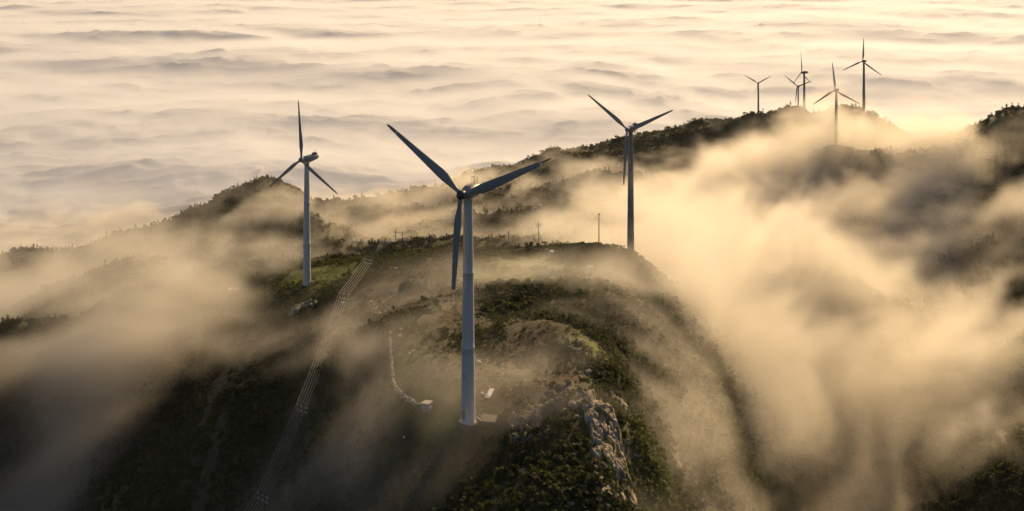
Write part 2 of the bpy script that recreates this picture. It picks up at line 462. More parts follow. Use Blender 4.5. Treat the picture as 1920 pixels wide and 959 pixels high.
def turbine(hub_px, d, hub_true, yaw, phase, label, style, far=False, detail=False, tower_h=None, rscale=1.0, base=None):
    """hub_px: photo pixel of the hub; d: distance of the tower; yaw: rotor axis turned from facing the camera"""
    x, y, z = P(hub_px[0], hub_px[1], d)
    off = 2.9
    tx = x + math.sin(R(yaw)) * off; ty = y + math.cos(R(yaw)) * off * 0.0
    zb = base if base is not None else gz(tx, ty) - 0.3
    H = z - zb
    root = empty('wind_turbine', (tx, ty, zb), -R(yaw))
    tag(root, label, 'wind turbine', 'wind turbines along the ridge')
    mt = m_tower if style != 'dark' and d < 400 else m_far  # farther towers get the darker grey, backlit shade put into the colour
    mb = m_blade if style != 'dark' else m_far
    def tower():
        bm = bmesh.new(); hh = H - 1.25
        prof = [(1.72, 0), (1.72, .12), (1.56, .14)]
        n = 24
        for i in range(1, n + 1):
            t = i / n; r = 1.56 + (0.97 - 1.56) * t
            prof.append((r, hh * t))
            if i in (8, 16): prof += [(r + .025, hh * t + .02), (r + .025, hh * t + .14), (r, hh * t + .16)]
        prof.append((1.15, hh + .01)); prof.append((1.15, hh + .2))
        lathe(bm, prof, 36); return bm
    tw = mk('tower', tower(), mt, root, True)
    if detail:
        bm = bmesh.new(); box(bm, (-0.25, -1.55, 2.0), (.8, .16, 2.0), Matrix.Rotation(0, 3, 'Z'), .05); mk('door', bm, m_far, tw)
        for zz, rr in ((10.3, .42),):
            bm = bmesh.new(); r0 = 1.56 - .59 * zz / H
            rings = [[(-.3 + q * math.cos(a), -math.sqrt(max(0, (r0 + pr) ** 2 - (-.3 + q * math.cos(a)) ** 2)), zz + q * math.sin(a)) for a in (2 * math.pi * k / 20 for k in range(20))] for q, pr in ((rr, -.02), (rr, .05), (rr - .12, .05), (rr - .12, -.02))]
            ring_loft(bm, rings, caps=False); mk('vent', bm, m_far, tw)
    nb = nacelle_box if style == 'box' else nacelle_round
    nac = child('nacelle', mesh_of('nacelle_' + style, nb, m_nac if style != 'dark' else m_far), root)
    nac.location = (0, 0, H)
    if style == 'round':
        bm = bmesh.new()
        for s in (-.45, .45):
            tube(bm, [(s, 1.9, 1.3), (s, 2.3, 3.0), (s, 3.3, 3.0), (s, 3.5, 1.2)], .05)
            tube(bm, [(s, 2.9, 1.3), (s, 2.9, 3.0)], .04)
        tube(bm, [(-.45, 2.3, 3.0), (.45, 2.3, 3.0)], .05)
        mk('rail', bm, m_metal, nac)
        bm = bmesh.new(); box(bm, (0, .4, 1.38), (1.5, 1.6, .12), None, .04); mk('hatch', bm, m_far, nac)
    elif style == 'box':
        bm = bmesh.new(); box(bm, (0, 3.9, 1.55), (1.5, 1.5, .7), None, .1); mk('cooler', bm, m_dark, nac)
        bm = bmesh.new(); tube(bm, [(-.3, 4.3, 1.8), (-.3, 4.3, 3.0)], .05); tube(bm, [(.3, 4.3, 1.8), (.3, 4.3, 2.8)], .05); tube(bm, [(-.5, 4.3, 2.9), (-.1, 4.3, 2.9)], .05); mk('wind_sensor', bm, m_dark, nac)
        if detail is not None and label.startswith('pale'):
            yy = 1.7                              # row of dark block letters, too small to read
            for w, hh in ((.4, .5), (.3, .38), (.12, .38), (.3, .38), (.3, .38), (.3, .38)):
                bm = bmesh.new(); box(bm, (-1.205, yy + w / 2, .45), (.02, w, hh)); yy += w + .16
                mk('letter', bm, m_dark, nac)
    def hubm():
        bm = bmesh.new(); rings = []
        for yy, r in [(1.2, .72), (.7, .95), (.1, 1.0), (-.5, .92), (-.95, .6), (-1.1, .2)]:
            rings.append([(r * math.cos(a), yy, r * math.sin(a)) for a in (2 * math.pi * k / 20 for k in range(20))])
        ring_loft(bm, rings); return bm
    hub = child('hub', mesh_of('hub_' + ('d' if style != 'box' else 'l'), hubm, m_dark if style != 'box' else mb), root)
    hub.location = (0, -off, H)
    for k in range(3):
        ang = phase + 120 * k
        tipped = style == 'round' or (style == 'dark3')
        if style in ('round', 'mid'):
            me = mesh_of('blade_body', lambda: blade_mesh(0, .868), m_blade)
            tm = mesh_of('blade_tip_flat' if k == 1 else 'blade_tip_turned', (lambda: blade_mesh(.872, 1.0, 0)) if k == 1 else (lambda: blade_mesh(.872, 1.0, R(68))), m_far)
        else:
            me = mesh_of('blade_slim_' + style, lambda: blade_mesh(0, 1.0, 0, RAD, .86), mb); tm = None
        b_ = child('blade', me, root); b_.location = (0, -off, H); b_.rotation_euler = (0, R(90 - ang), 0)
        b_.scale = (1, 1, rscale)
        if tm is not None:
            t_ = child('blade_tip', tm, b_)
            if style == 'round':
                bm = bmesh.new(); tube(bm, [(0, 0, .55 + .86 * (RAD - .55)), (0, 0, .55 + .885 * (RAD - .55))], .09); mk('tip_shaft', bm, m_white, b_)
    return root

TB = [
 turbine((866, 361), 208, 0, 28, 25, 'nearest grey turbine on the grassy spur, tower and concrete base fully in view', 'round', detail=True, base=P(882, 791, 208)[2]),
 turbine((567, 298), 381, 0, 38, 94.5, 'pale slim turbine with lettering on its nacelle, standing beyond the power line', 'box', base=P(578, 534, 381)[2]),
 turbine((1175, 242), 408, 0, 36, 26, 'dark turbine whose tower foot is swallowed by golden mist', 'box'),
 turbine((1420, 156), 1428, 0, 30, 32, 'smallest turbine on the far crest with a Y shaped rotor, apart from the rest', 'dark'),
 turbine((1494, 162), 1318, 0, 42, 24, 'far turbine just beside and in front of the one seen edge on', 'dark'),
 turbine((1503, 136), 1058, 0, 80, 96, 'far turbine with its rotor seen almost edge on', 'dark'),
 turbine((1564, 169), 823, 0, 40, 96, 'far turbine with the widest rotor, its tower foot below the crest in mist', 'dark', rscale=1.0),
 turbine((1616, 115), 982, 0, 44, 87.5, 'tallest looking turbine at the misty end of the far crest', 'dark'),
]
# base of the nearest turbine
pb = TB[0].location
bm = bmesh.new(); lathe(bm, [(2.15, -.8), (2.15, .16), (2.05, .2)], 32)
o = mk('foundation_ring', bm, m_conc); o.location = (pb.x, pb.y, pb.z - .1); tag(o, 'round concrete foundation under the nearest turbine', 'foundation')
def slab(name, px, py, sx, sy, sz, rz, mat, label, cat, tilt=0.0):
    p = hit(px, py, 120); bm = bmesh.new(); box(bm, (0, 0, 0), (sx, sy, sz), None, min(sz * .25, .05))
    o = mk(name, bm, mat); o.location = (p.x, p.y, p.z + sz * .5 - .05); o.rotation_euler = (tilt, 0, R(rz)); tag(o, label, cat); return o
slab('concrete_slab', 918, 782, 3.2, 5.4, .25, -8, m_conc, 'square concrete slab beside the nearest turbine base', 'slab')
slab('white_panel', 918, 738, 1.1, 4.2, .12, -14, m_white, 'white panel lying on the ground behind the nearest turbine', 'panel', R(4))
slab('white_panel', 440, 544, 5.0, 3.0, .5, 10, m_white, 'white sheet on the misty slope down from the pale turbine', 'panel')
slab('white_panel', 760, 822, .9, .8, .12, 25, m_white, 'small pale board on dark grass below the dry stone wall', 'panel', R(8))
# steps at the tower foot
bm = bmesh.new()
for i in range(4): box(bm, (0, i * .32, 1.15 - i * .28), (.9, .3, .06))
for s in (-.47, .47): tube(bm, [(s, -.1, 1.35), (s, 1.2, .1)], .05); tube(bm, [(s, -.1, 2.2), (s, 1.2, 1.0)], .04); tube(bm, [(s, 1.2, .0), (s, 1.2, 1.0)], .04); tube(bm, [(s, -.1, .0), (s, -.1, 2.2)], .04)
o = mk('access_steps', bm, m_metal); o.location = (pb.x + 2.0, pb.y - .6, pb.z + .05); o.rotation_euler = (0, 0, R(-80)); tag(o, 'small metal steps against the nearest turbine tower', 'steps')

# ------------------------------------------------------------------ power line
def pole(px, py, hgt, arms, label, d=None, azi=0.0, kind='power_pole', double=0.0, box_on=False, r=.24, group='wooden poles of the power line'):
    if d is None: p = hit(px, py, 150)
    else:                                  # stands on the skyline; hgt is the photo row of its top
        p = crest(px); h0 = -(d - HZ) / F * p.y - p.z; k_ = h0 / hgt; hgt = h0; arms = [(z_ * k_, w_) for z_, w_ in arms]; print('pole', px, round(p.y), round(h0, 1))
    root = empty(kind, p, R(azi)); tag(root, label, 'power pole', group)
    xs = (-double / 2, double / 2) if double else (0,)
    for xx in xs:
        bm = bmesh.new(); tube(bm, [(xx, 0, -.5), (xx, 0, hgt + .6)], [r, r * .75], 8); mk('post', bm, m_wood, root)
    for (zz, w) in arms:
        bm = bmesh.new(); box(bm, (0, r * .9, zz), (w, .16, .16)); ar = mk('crossarm', bm, m_metal, root)
        for k in (-1, -.5, .5, 1):
            bm = bmesh.new(); lathe(bm, [(.05, zz + .08), (.12, zz + .15), (.06, zz + .22), (.12, zz + .3), (.05, zz + .42)], 8, k * (w / 2 - .1), r * .9); mk('insulator', bm, m_porc, ar)
    if box_on:
        bm = bmesh.new(); box(bm, (0, -.5, hgt * .6), (1.3, .9, 1.2), None, .1); mk('transformer', bm, m_metal, root)
        bm = bmesh.new(); box(bm, (0, -.1, hgt * .6 - .75), (double + .8 if double else 2, 1.2, .12)); mk('platform', bm, m_dark, root)
    return root, p, hgt
PL = []
def top(pr, hgt): return pr[1] + Vector((0, 0, hgt))
pA = pole(742, 470, 7.4, [(7.0, 2.6)], 'tall wooden pole with one crossarm on the skyline near the pale turbine', d=434)
pB = pole(755, 470, 7.0, [(6.6, 3.4), (5.0, 2.6)], 'double armed wooden pole just beside the one armed pole on the skyline', d=437)
pC = pole(722, 508, 11.5, [(11.5, 5.2), (11.0, 3.6)], 'pole with a wide crossarm below the skyline pair of poles', azi=-20)
pD = pole(690, 522, 7.2, [(7.0, 4.6), (5.6, 4.0)], 'pole with two crossarms on the bank above the double pole', azi=-30)
pE = pole(645, 598, 8.5, [(8.3, 4.4), (6.6, 4.4)], 'double pole carrying a transformer midway down the power line', azi=-30, double=2.2, box_on=True)
pF = pole(565, 828, 9.5, [(9.2, 4.2), (7.9, 4.2)], 'double pole with bright crossarms on the dark lower slope', azi=-38, double=1.8)
pG = pole(492, 1000, 9.5, [(9.2, 4.4), (7.9, 4.4)], 'lowest double pole at the foot of the dark slope', azi=-38, double=1.8)
def sag(a, b, s, n=14): return [a.lerp(b, i / n) - Vector((0, 0, s * 4 * (i / n) * (1 - i / n))) for i in range(n + 1)]
chain = [(pB, pB[2] - .2, 3.2, 0), (pC, 11.8, 5.0, -20), (pD, 7.3, 4.4, -30), (pE, 8.6, 4.2, -30), (pF, 9.5, 4.0, -38), (pG, 9.5, 4.2, -38)]
ext = pG[1] + Vector((-9, -60, 4))
for k in range(5):
    f = (k - 2) / 2
    bm = bmesh.new(); ptsw = []
    for (pp, hh, w, az) in chain:
        ptsw.append(pp[1] + Vector((f * (w / 2 - .1) * math.cos(R(az)), f * (w / 2 - .1) * math.sin(R(az)), hh)))
    ptsw.append(ptsw[-1] + Vector((-12, -60, -6)))
    path = []
    for a, b in zip(ptsw, ptsw[1:]): path += sag(a, b, (b - a).length * .012)[:-1]
    path.append(ptsw[-1]); tube(bm, path, .036, 5)
    o = mk('power_cable', bm, m_cable); tag(o, 'bare metal cable strung from pole to pole down the slope', 'cable', 'cables of the power line')
for k in range(3):
    bm = bmesh.new(); f = k - 1
    a = pA[1] + Vector((f * 1.1, 0, pA[2] - .2)); b = pB[1] + Vector((f * 1.3, 0, pB[2] - .2)); tube(bm, sag(a, b, .15), .04, 5)
    o = mk('power_cable', bm, m_wood); tag(o, 'short dark cable between the two poles on the skyline', 'cable', 'cables between the skyline poles')
pole(953, 458, 6.0, [(5.2, .9)], 'short plain pole on the misty crest behind the nearest turbine', d=434, r=.14, group='poles on the misty crest')
pole(1010, 451, 7.8, [(7.4, 3.0), (6.7, 2.2)], 'pole with a broad crossarm on the misty crest', d=419, r=.15, group='poles on the misty crest')
bm = bmesh.new(); p = crest(1123); mh = -(402 - HZ) / F * p.y - p.z; print('mast', p.y, mh); tube(bm, [(0, 0, -1), (0, 0, mh)], [.24, .16], 8)
root = empty('mast', (p.x, p.y, p.z)); mk('shaft', bm, m_wood, root); tag(root, 'dark bare mast standing in mist near the dark turbine', 'mast')
bm = bmesh.new(); box(bm, (0, 0, mh), (.7, .5, .5), None, .05); mk('lamp_head', bm, m_dark, root)
for i, (px, hh, dd) in enumerate([(1441, 12, 1390), (1453, 5, 1380), (1457, 7, 1360), (1462, 9, 1350), (1467, 12, 1340), (1475, 5, 1300)]):
    x, y, _ = P(px, 215, dd); zc = gz(x, y)
    bm = bmesh.new(); tube(bm, [(0, 0, -3), (0, 0, hh)], .35, 6)
    root = empty('antenna_mast', (x, y, zc)); mk('shaft', bm, m_far, root)
    bm = bmesh.new(); box(bm, (0, 0, hh - 1.5), (2.0, .5, .5)); box(bm, (0, 0, hh - 3), (1.4, .5, .5)); mk('crossarm', bm, m_far, root)
    tag(root, 'thin mast standing among trees on the far crest', 'mast', 'masts on the far crest')

# ------------------------------------------------------------------ hut and dry stone wall
h = hit(801, 770, 150)
root = empty('equipment_hut', (h.x, h.y, h.z - .1), R(-32)); tag(root, 'small grey equipment hut with pale lean roof near the stone wall', 'hut')
bm = bmesh.new(); ring_loft(bm, [[(-.95, -.75, 0), (.95, -.75, 0), (.95, .75, 0), (-.95, .75, 0)], [(-.95, -.75, 1.7), (.95, -.75, 1.95), (.95, .75, 1.95), (-.95, .75, 1.7)]]); mk('wall', bm, m_hut, root)
bm = bmesh.new(); box(bm, (0, 0, 1.9), (2.3, 1.9, .09), Matrix.Rotation(-math.atan2(.25, 1.9), 3, 'Y')); mk('roof', bm, m_roof, root)
bm = bmesh.new(); box(bm, (.98, -.1, 1.1), (.04, .5, .65)); mk('sign', bm, m_white, root)
bm = bmesh.new(); box(bm, (.3, -.78, .85), (.75, .05, 1.4)); mk('door', bm, m_far, root)
for i in range(3):
    c = hit(812 + i * 2.5, 778 + i * 3.5, 150); bm = bmesh.new(); box(bm, (0, 0, 0), (1.9, .22, .2), None, .03)
    o = mk('timber_beam', bm, m_conc); o.location = (c.x, c.y, c.z + .1); o.rotation_euler = (0, 0, R(28)); tag(o, 'weathered timber laid on the grass beside the equipment hut', 'timber', 'timbers beside the equipment hut')

m_rock = attr_mat('weathered_rock', 'tint', 0.9, 0.9, 0.25, contrast=0.5)
def stone_arr(n, base, var=0.25): return np.clip(np.array(base) * (1 + var * rng.uniform(-1, 1, (n, 1))), 0.02, .8)
_ico = None
def ico(sub):
    bm = bmesh.new(); bmesh.ops.create_icosphere(bm, subdivisions=sub, radius=1.0)
    V = np.array([v.co[:] for v in bm.verts]); Fc = np.array([[v.index for v in f.verts] for f in bm.faces]); bm.free(); return V, Fc
ICO1, ICO3 = ico(1), ico(3)
def rock_shape(V, seed, cuts=9):
    r = np.random.default_rng(seed); V = V.copy()
    for _ in range(cuts):
        nrm = r.normal(size=3); nrm /= np.linalg.norm(nrm); dd = r.uniform(.5, .85)
        s = V @ nrm; V -= np.outer(np.clip(s - dd, 0, None), nrm)
    return V * (1 + .05 * fbm2(V[:, 0] * 3 + seed, V[:, 1] * 3 + V[:, 2] * 2, 3))[:, None]
wall_px = [(731, 628), (732, 650), (733, 672), (735, 695), (737, 716), (742, 733), (752, 745), (764, 754), (776, 762), (788, 769)]
wp = [hit(a, b, 150) for a, b in wall_px]
VV, FF, CC = [], [], []; nb_ = 0
V1, F1 = ICO1
for a, b in zip(wp, wp[1:]):
    L = (b - a).length; n = max(2, int(L / .55))
    for i in range(n):
        for lay in range(3):
            q = a.lerp(b, (i + rng.uniform(0, 1)) / n); s = rng.uniform(.28, .5)
            v = rock_shape(V1, int(rng.integers(1e6)), 5) * np.array([s, s * rng.uniform(.7, 1.3), s * .7])
            v += np.array([q.x + rng.uniform(-.25, .25), q.y + rng.uniform(-.2, .2), gz(q.x, q.y) + .15 + lay * .38])
            VV.append(v); FF.append(F1 + nb_); nb_ += len(v); CC.append(np.repeat(stone_arr(1, (.38, .33, .26), .35), len(v), 0))
wall_o = mesh_np('dry_stone_wall', np.concatenate(VV), np.concatenate(FF).ravel(), 3, m_rock, attr={'tint': np.concatenate(CC)})
tag(wall_o, 'low dry stone wall curving down to the equipment hut', 'stone wall')

# ------------------------------------------------------------------ rock outcrops
def worley(x, y, jitter=.9):
    xi = np.floor(x).astype(int); yi = np.floor(y).astype(int)
    f1 = np.full(x.shape, 9.0); f2 = np.full(x.shape, 9.0); idm = np.zeros(x.shape)
    for i in (-1, 0, 1):
        for j in (-1, 0, 1):
            a = (xi + i) & 255; b = (yi + j) & 255
            cx = xi + i + .5 + (_tab2[a, b] - .5) * jitter; cyy = yi + j + .5 + (_tab2[b, a] - .5) * jitter
            dd = np.hypot(x - cx, y - cyy); nw = dd < f1
            f2 = np.where(nw, f1, np.minimum(f2, dd)); idm = np.where(nw, _tab2[(a * 7 + 3) & 255, (b * 5 + 1) & 255], idm); f1 = np.where(nw, dd, f1)
    return f1, f2, idm
def outcrop(label, px, py, rx, ry, rot, hgt, cell=.32, base=(.30, .265, .215), slopex=0.0, seedo=0.0, pw=4, cs=2.6):
    c = hit(px, py, 120); nu, nv = int(2.4 * rx / cell), int(2.4 * ry / cell)
    u, v = np.meshgrid(np.linspace(-1.2, 1.2, nu), np.linspace(-1.2, 1.2, nv), indexing='ij')
    ca, sa = math.cos(R(rot)), math.sin(R(rot))
    x = c.x + u * rx * ca - v * ry * sa; y = c.y + u * rx * sa + v * ry * ca
    wob = fbm2(x / 5 + seedo, y / 5, 4) * .35
    rr = (np.abs(u) ** pw + np.abs(v) ** pw) ** (1 / pw) + wob
    env = sstep(1.05, .75, rr)
    w1, w2 = fbm2(x / 4, y / 4 + seedo, 3) * 2.0, fbm2(x / 4 + 9, y / 4, 3) * 2.0
    f1, f2, idm = worley((x + w1) / cs, (y + w2) / (cs * 1.5))
    g1, g2, id2 = worley((x + w2) / (cs * .33), (y + w1) / (cs * .45))
    crack = sstep(.0, .14, f2 - f1); crack2 = sstep(0, .15, g2 - g1)
    dx = np.cos(idm * 40) * .55; dy = np.sin(idm * 40) * .55; ex = np.cos(id2 * 40); ey = np.sin(id2 * 40)
    rk = (idm - .5) * .9 + ((x * dx + y * dy) % 3.0 - 1.5) * .3 + (id2 - .5) * .35 + ((x * ex + y * ey) % 1.2 - .6) * .28 - (1 - crack) * .8 - (1 - crack2) * .25 + fbm2(x / 1.3, y / .6, 4, .6) * .10
    z = height(x, y) - .9 + env * (hgt + .9 + rk * min(1.0, hgt / 1.5 + .35) + slopex * u) - (1 - env) * .6
    tint = np.array(base) * (1 + .28 * (idm - .5) + .3 * fbm2(x / 2.2, y / 2.2, 4))[..., None] * (.45 + .55 * crack * (.6 + .4 * crack2))[..., None]  # cracks tinted darker, their shade put into the colour
    moss = sstep(.08, .26, fbm2(x / 2.6 + 5, y / 2.6 + seedo, 4))
    tint = lerp3(tint, (.10, .115, .03), moss * .8)
    fc = grid_faces(nu, nv).reshape(-1, 4); fc = fc[(env.ravel()[fc] > .03).any(1)]
    z = z - (1 - env) * 1.2
    o = mesh_np('rock_outcrop', np.stack([x, y, z], -1).reshape(-1, 3), fc.ravel(), 4, m_rock, attr={'tint': tint.reshape(-1, 3)})
    tag(o, label, 'rock outcrop', 'rock outcrops on the spur'); return o
outcrop('long cracked pale rock spine at the brink of the cliff', 1148, 905, 4.8, 24, 2, 1.5, .2, (.42, .34, .24), .5)
outcrop('flat tilted rock plate above the cracked rock spine', 1092, 752, 3.0, 5.2, -12, 1.3, .25, (.34, .29, .22), .4, 7)
outcrop('stepped rock ledge at the cliff edge beside the mossy gap', 1166, 775, 3.0, 8, 6, 1.6, .25, (.34, .30, .23), .2, 13)
outcrop('dark broken crag facing the nearest turbine', 1045, 740, 3.4, 9, -18, 1.0, .22, (.13, .12, .10), .9, 21)
outcrop('rubble strewn rocks below the dark crag', 978, 800, 4.8, 7.5, -8, .7, .28, (.24, .19, .15), 0, 33, 2, 1.6)
outcrop('dark rock hump on the brown slope behind the nearest turbine', 775, 545, 5.0, 6.0, 20, 3.0, .4, (.09, .085, .075), 0, 41)
outcrop('low shattered rocks above the mossy crag', 1080, 655, 4.5, 5, 10, .7, .28, (.20, .175, .14), 0, 51, 2, 1.8)
outcrop('pale rock showing on the misty slope under the pale turbine', 568, 578, 6.5, 5, 0, .9, .4, (.36, .32, .27), 0, 61)
outcrop('small pale rocks on the steep green slope past the cliff', 1268, 862, 2.0, 4, 0, 1.0, .3, (.36, .32, .26), 0, 71)

def boulder(px, py, s, label, base=(.32, .28, .22), group=None, x=None, y=None):
    if x is None:
        c = hit(px, py, 120); x, y = c.x, c.y
    V3, F3 = ICO3; v = rock_shape(V3, int(rng.integers(1e6))) * np.array([s * rng.uniform(.8, 1.3), s * rng.uniform(.8, 1.3), s * rng.uniform(.55, .8)])
    t = np.array(base) * (1 + .25 * fbm2(v[:, 0] * 3 + px, v[:, 1] * 3 + v[:, 2] * 2, 3))[:, None]
    o = mesh_np('boulder', v, F3.ravel(), 3, m_rock, attr={'tint': t}); o.location = (x, y, gz(x, y) + s * .2)
    o.rotation_euler = (0, 0, rng.uniform(0, 6)); tag(o, label, 'boulder', group)
for (px, py, s, l) in [(897, 681, .8, 'white broken boulder just behind the tower of the nearest turbine'), (768, 664, .5, 'pale boulder on the grass inside the stone wall'),
                       (775, 659, .35, 'small white stone next to the pale boulder inside the wall'), (772, 690, .5, 'dark stone on the grass inside the stone wall'),
                       (744, 506, 1.1, 'white boulder on the dirt bank beside the pole with two arms'), (733, 508, 1.2, 'grey boulder half hidden by brush beside the white boulder'),
                       (1035, 478, 2.2, 'pale boulder in mist near the skyline'), (1100, 700, 1.1, 'boulder perched on the mossy crag'), (1105, 505, 1.8, 'pale boulder lying among bushes under the bare mast'),
                       (908, 741, .45, 'grey lump beside the white panel'), (903, 738, .4, 'dark lump beside the white panel'), (748, 632, 1.0, 'dark flat stone capping the far end of the wall')]:
    boulder(px, py, s, l, (.6, .58, .52) if 'white' in l or 'pale' in l else (.2, .18, .16))
for k in range(70):      # rubble trail down from the poles and loose stones about the spur
    if k < 40:
        t = rng.uniform(0, 1); px = 690 + t * 48 + rng.normal() * 7; py = 560 + t * 62 + rng.normal() * 6
        boulder(px, py, rng.uniform(.25, .6), 'small pale stone in the trail of rubble between poles and wall', (.42, .36, .27), 'stones of the rubble trail')
    else:
        px = rng.uniform(770, 1060); py = rng.uniform(600, 800)
        boulder(px, py, rng.uniform(.2, .45), 'loose stone scattered on the bare ground around the nearest turbine', (.34, .30, .24), 'loose stones around the nearest turbine')
for k in range(45):
    px = rng.choice([rng.uniform(1065, 1095), rng.uniform(1175, 1215), rng.uniform(960, 1060)]); py = rng.uniform(700, 950)
    boulder(px, py, rng.uniform(.25, .9), 'fallen rock lying along the foot of the cracked cliff rocks', (.30, .25, .18), 'fallen rocks along the cliff rocks')
print('rocks', round(time.time() - T0, 1))

# ------------------------------------------------------------------ vegetation
m_leaf = attr_mat('foliage', 'tint', 0.85, 1.2, 0.0, trans=0.3, contrast=0.3)
def leaf_template(n, seed, shape='round', q=.30):
    r = np.random.default_rng(seed)
    if shape == 'pine':
        zz = r.uniform(.12, 1, n) ** .8; rad = (1.05 - zz) * (.45 + .55 * r.random(n)) * .62 * (.75 + .25 * np.sin(zz * 26)); a = r.uniform(0, 6.283, n)
        c = np.stack([rad * np.cos(a), rad * np.sin(a), zz * 1.9], -1)
    else:
        nl = 5; lc = r.normal(size=(nl, 3)) * .38; lc[:, 2] = np.abs(lc[:, 2]) * .8 + .35; lr = r.uniform(.3, .55, nl)
        k = r.integers(0, nl, n); dv = r.normal(size=(n, 3)); dv /= np.linalg.norm(dv, axis=1)[:, None]
        c = lc[k] + dv * (lr[k] * r.uniform(.6, 1.05, n))[:, None]
        c[:, 2] = np.abs(c[:, 2])
    t1 = r.normal(size=(n, 3)); t1 /= np.linalg.norm(t1, axis=1)[:, None]; t2 = np.cross(t1, r.normal(size=(n, 3))); t2 /= np.linalg.norm(t2, axis=1)[:, None]
    if shape == 'pine': t1[:, 2] *= .35; t2[:, 2] *= .35
    s = q * r.uniform(.6, 1.3, n)[:, None]
    quad = np.stack([c - t1 * s, c + t2 * s * .7, c + t1 * s, c - t2 * s * .7], 1)
    return quad, r.uniform(.65, 1.35, n)
def scatter(name, label, X, Yc, S, tints, temps, mat=m_leaf, sink=.1, hs=None, kind='stuff'):
    Z = height(X, Yc); out, tc = [], []
    which = rng.integers(0, len(temps), len(X)); ang = rng.uniform(0, 6.283, len(X)); hs = np.ones(len(X)) if hs is None else hs
    for ti, (quad, tv) in enumerate(temps):
        s = which == ti
        if not s.any(): continue
        c, sn = np.cos(ang[s])[:, None, None], np.sin(ang[s])[:, None, None]; sc_ = S[s][:, None, None]
        qx, qy, qz = quad[None, :, :, 0], quad[None, :, :, 1], quad[None, :, :, 2]
        v = np.stack([(qx * c - qy * sn) * sc_ + X[s][:, None, None], (qx * sn + qy * c) * sc_ + Yc[s][:, None, None], (qz * hs[s][:, None, None] - sink) * sc_ + Z[s][:, None, None]], -1)
        out.append(v.reshape(-1, 3)); tc.append((np.repeat(tints[s][:, None, :] * tv[None, :, None], 4, 1)).reshape(-1, 3))
    V = np.concatenate(out); T = np.concatenate(tc)
    o = mesh_np(name, V, np.arange(len(V)), 4, mat, attr={'tint': T}); tag(o, label, None, None, kind); return o

def sample(n, d0, d1, t0=-.62, t1=.62, power=1.0):
    u = rng.random(n); d = (d0 ** power + (d1 ** power - d0 ** power) * u) ** (1 / power); t = rng.uniform(t0, t1, n); return t * d, d
shr = [leaf_template(46, i) for i in range(6)]
tuft = [leaf_template(14, 60 + i, q=.34) for i in range(4)]
# shrubs near
CLIFF_GREEN = Spot(1232, 900, 9, 26)
x, y = sample(150000, 130, 520, power=1.6)
g, d_, b_ = masks(x, y); clump = fbm2(x / 16, y / 16, 4)
keep = rng.random(len(x)) < np.clip(1.0 + clump * 1.2 - b_ * 1.2, 0, 1) * np.clip(1.1 - .8 * np.maximum(g, d_), 0, 1)
dist_p = np.hypot(x - PX, y - PY); keep &= dist_p > 7
x, y = x[keep], y[keep]
S = (.4 + .9 * rng.random(len(x)) ** 1.6) * (1 + 1.0 * sstep(-.2, .5, fbm2(x / 30 + 8, y / 30, 3)))
tn = fbm2(x / 25 + 4, y / 25, 3)
tint = lerp3(np.zeros((len(x), 3)) + np.array((.042, .052, .018)), (.085, .095, .022), np.clip(.4 + tn * 1.4 + rng.normal(size=len(x)) * .2, 0, 1))
tint = lerp3(tint, (.10, .075, .04), (rng.random(len(x)) < .12) * .8)
tint = lerp3(tint, (.115, .135, .030), np.clip(np.maximum(masks(x, y)[0] * 1.3, CLIFF_GREEN(x, y) * .9), 0, 1))
scatter('shrubs', 'dense dark shrubs and scrub covering the near slopes', x, y, S, tint, shr, hs=rng.uniform(.6, 1.1, len(x)))
# grass tufts on the bare plateau
x, y = sample(60000, 150, 420, -.2, .3, 1.6)
g, d_, b_ = masks(x, y); keep = rng.random(len(x)) < np.clip(b_ * .8, 0, 1) * (fbm2(x / 5, y / 5, 3) > -.1); keep &= np.hypot(x - PX, y - PY) > 3.4
x, y = x[keep], y[keep]; g = g[keep]
tint = lerp3(lerp3(np.zeros((len(x), 3)) + np.array((.10, .088, .038)), (.15, .17, .025), np.clip(g * 1.6, 0, 1)), (.06, .07, .022), rng.random(len(x)) * .6)
scatter('grass', 'tufts of rough grass and heather on the bare plateau', x, y, rng.uniform(.18, .5, len(x)), tint, tuft, hs=rng.uniform(.5, 1, len(x)))
# forest on far slopes
fo = [leaf_template(34, 100 + i, q=.36) for i in range(4)] + [leaf_template(34, 120 + i, 'pine', q=.3) for i in range(2)]
x, y = sample(58000, 500, 1500, -.62, .72, 1.5)
keep = y > 565 - 60 * sstep(.12, .3, np.abs(x / y - .02)); x, y = x[keep], y[keep]
S = rng.uniform(1.5, 3.3, len(x)) * (1 + .3 * fbm2(x / 60, y / 60, 3))
tint = lerp3(np.zeros((len(x), 3)) + np.array((.035, .042, .018)), (.065, .07, .025), rng.random(len(x)))
scatter('forest', 'dark unbroken woodland over the far ridge and valley sides', x, y, S, tint, fo, sink=.15)
print('veg', round(time.time() - T0, 1))

